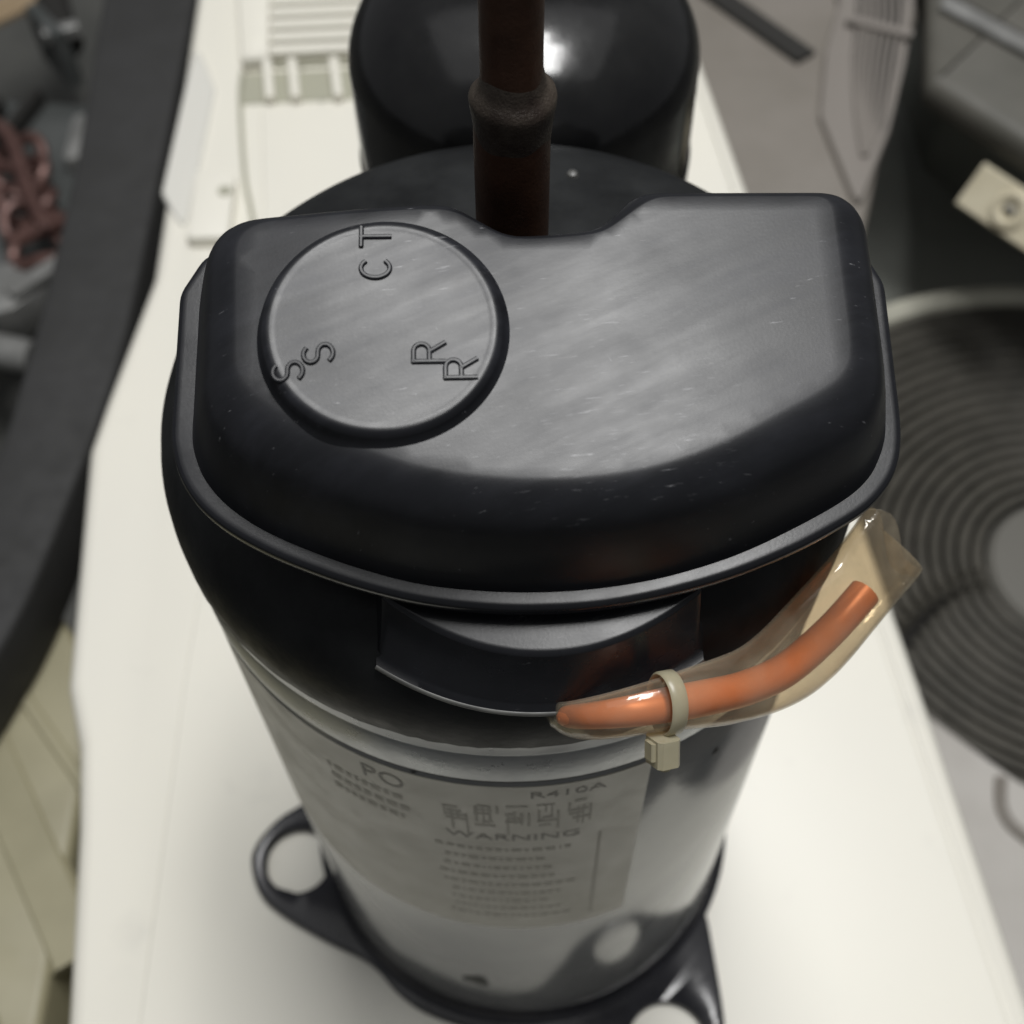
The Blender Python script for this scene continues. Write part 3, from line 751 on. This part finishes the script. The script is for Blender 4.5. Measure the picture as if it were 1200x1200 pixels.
V, F = bar((-0.352, 0.484, -.448), (-0.322, 0.514, -.448), .012, .008); build('lip', V, F, M['steel'], sb)
cd = thing('cardboard_strip', 'tan cardboard strip at the top left behind the scrap motor', 'cardboard', (-0.40, 0.80, -.44))
V, F = bar((-0.47, 0.755, -.437), (-0.375, 0.838, -.437), .030, .006, (0, 0, 1), .001); build('strip', V, F, M['card'], cd)
tb = thing('steel_tube', 'short grey steel tube crossing the floor beside the left board, below the bracket', 'tube', (-0.33, 0.43, -.5))
V, F = tube([(-0.40, 0.455, -.46), (-0.33, 0.435, -.46)], .012, 16); build('tube_wall', V, F, M['steel'], tb)
V, F = lathe([(.008, -.004), (.013, -.003), (.013, .003), (.008, .004)], (-0.372, 0.456, -.46), 16); build('collar', V, F, M['void'], tb)

# ---------------------------------------------------------------- things behind, right side
fu = thing('fan_unit', 'grey outdoor fan unit lying on its back right of the casing, ringed guard upward', 'fan unit', (0.33, 0.22, ZF))
FC = (0.312, 0.213, -0.402)
V, F = slab(round_poly([(0.128, 0.01, .01), (0.56, -0.06, .01), (0.56, 0.75, .01), (0.285, 0.75, .01), (0.272, 0.60, .01), (0.225, 0.43, .01), (0.13, 0.41, .01)], 4), ZF, -0.425, .006, 3); build('cabinet', V, F, M['greygreen'], fu)
V, F = lathe([(0.205, -.018), (0.204, .004), (0.200, .010), (0.194, .011), (0.189, .007), (0.188, -.012)], FC, 96, close=False); build('guard_rim', V, F, M['rim'], fu)
V, F = lathe([(0.0, -.020), (0.189, -.020)], FC, 64, close=False); build('dark_inside', V, F, M['void'], fu)
V, F = lathe([(0.046, -.019), (0.046, -.009), (0.043, -.006), (0.0, -.005)], FC, 48, close=False); build('hub', V, F, M['greyhub'], fu)
for k in range(18):
    r = 0.0515 + k * 0.0079
    z = FC[2] + .001 - .011 * (1 - (r / .19) ** 2)
    g0 = 186 + 2.2 * k; n = 72
    P = [(FC[0] + r * math.cos(rad(g0 + 2.2 + 355.6 * i / n)), FC[1] + r * math.sin(rad(g0 + 2.2 + 355.6 * i / n)), z + (.004 if i in (0, n) else 0)) for i in range(n + 1)]
    V, F = tube(P, .0033, 8, ru=[.0042] * len(P)); build('guard_ring', V, F, M['grille'], fu)
gp = thing('grey_tray', 'light grey plastic tray with a curved groove at the lower right beside the casing', 'tray', (0.25, 0.02, ZF))
V, F = slab(round_poly([(0.13, -0.16, .01), (0.42, -0.16, .01), (0.42, -0.05, .01), (0.238, 0.079, .003), (0.191, 0.125, .006), (0.13, 0.15, .01)], 4), ZF, -0.375, .004, 3); build('tray_body', V, F, M['greypanel'], gp)
V, F = tube(catmull([(0.2295, 0.079, -.3745), (0.2265, 0.064, -.3745), (0.232, 0.052, -.3745), (0.25, 0.040, -.3745), (0.30, 0.020, -.3745)], 6), .003, 8); build('groove_line', V, F, M['taupe'], gp)

tp_ = thing('louvred_unit', 'taupe grey appliance with dark louvres behind the casing near the top right', 'appliance', (0.2, 0.55, ZF))
V, F = slab(round_poly([(0.10, 0.35, .01), (0.172, 0.292, .012), (0.205, 0.395, .02), (0.246, 0.505, .01), (0.265, 0.64, .01), (0.10, 0.66, .01)], 4), ZF, -0.255, .006, 3); build('cabinet', V, F, M['taupe'], tp_)
V, F = bar((0.124, 0.53, -.2535), (0.173, 0.462, -.2535), .014, .004); build('dark_backdrop', V, F, M['void'], tp_)  # added dark bar in place of the dark background past this panel
V, F = slab(round_poly([(.199, .509, .01), (.184, .465, .01), (.172, .410, .01), (.180, .336, .004), (.207, .395, .006), (.227, .452, .01), (.2435, .508, .01), (.25, .60, .004), (.20, .60, .004)], 4), -.258, -.250, .002, 2); build('louvre_frame', V, F, M['rim2'], tp_)
V, F = slab(round_poly([(.2095, .509, .01), (.197, .455, .01), (.1905, .41, .006), (.189, .372, .003), (.205, .398, .006), (.2225, .452, .01), (.238, .508, .01), (.243, .59, .003), (.213, .59, .003)], 4), -.252, -.2494, .0004, 1); build('louvre_recess', V, F, M['void'], tp_)
LA = [Vector(p) for p in ((.213, .59, 0), (.2095, .509, 0), (.197, .455, 0), (.1905, .41, 0), (.1885, .374, 0))]
LB = [Vector(p) for p in ((.243, .59, 0), (.238, .508, 0), (.2225, .452, 0), (.206, .402, 0), (.1905, .374, 0))]
for t in (.05, .15, .25, .36, .48, .62, .77, .92):
    V, F = tube(catmull([a.lerp(b, t) + Vector((0, 0, -.2485)) for a, b in zip(LA, LB)], 4), .0011, 6); build('louvre', V, F, M['rim2'], tp_)
V, F = bar((0.199, 0.487, -.2465), (0.233, 0.470, -.2465), .006, .003); build('cross_bar', V, F, M['rim2'], tp_)

oc = thing('olive_cabinet', 'dark olive grey steel cabinet with a ridged handle at the top right', 'cabinet', (0.33, 0.5, ZF))
V, F = slab(round_poly([(0.236, 0.437, .006), (0.330, 0.316, .006), (0.50, 0.45, .006), (0.50, 0.72, .006), (0.27, 0.72, .006), (0.262, 0.56, .006)], 4), -0.272, -0.25, .008, 3); build('lid', V, F, M['olive'], oc)
V, F = slab(round_poly([(0.305, 0.56, .006), (0.385, 0.455, .006), (0.49, 0.50, .006), (0.49, 0.71, .006), (0.30, 0.71, .006)], 4), -0.4255, -0.271, .003, 2); build('body', V, F, M['greygreen'], oc)
V, F = bar((0.258, 0.499, -.247), (0.312, 0.437, -.247), .010, .010, (0, 0, 1), .004); build('handle', V, F, M['steel'], oc)
V, F = bar((0.262, 0.506, -.2485), (0.316, 0.443, -.2485), .006, .004, (0, 0, 1), .001); build('handle_slot', V, F, M['void'], oc)
# cream tag with a ring mark on the cabinet's near side
tdir = Vector((0.094, -0.121, 0)).normalized(); tn = (Vector((-0.121, -0.094, 0)).normalized() + Vector((0, 0, .8))).normalized(); tu = tdir.cross(tn)
tc0 = Vector((0.276, 0.367, -.284))
mb = MB(); mb.add(*bar(tc0 - tdir * .028, tc0 + tdir * .034, .026, .004, tn, .001)); tg = mb.build('tag', M['tag'], oc, True, 30)
ringp = [tc0 + tn * .002 + tdir * (.008 * math.cos(2 * PI * k / 24)) + tu * (.008 * math.sin(2 * PI * k / 24)) for k in range(24)]
V, F = tube(ringp, .0030, 6, closed=True); build('ring_mark', V, F, M['tag'], tg)
V, F = tube([tc0 + tn * .002 + tdir * .003, tc0 + tn * .0027 - tdir * .003], .0022, 8); build('dark_slot', V, F, M['olive'], tg)

# copies of repeated names keep Blender's own numbering
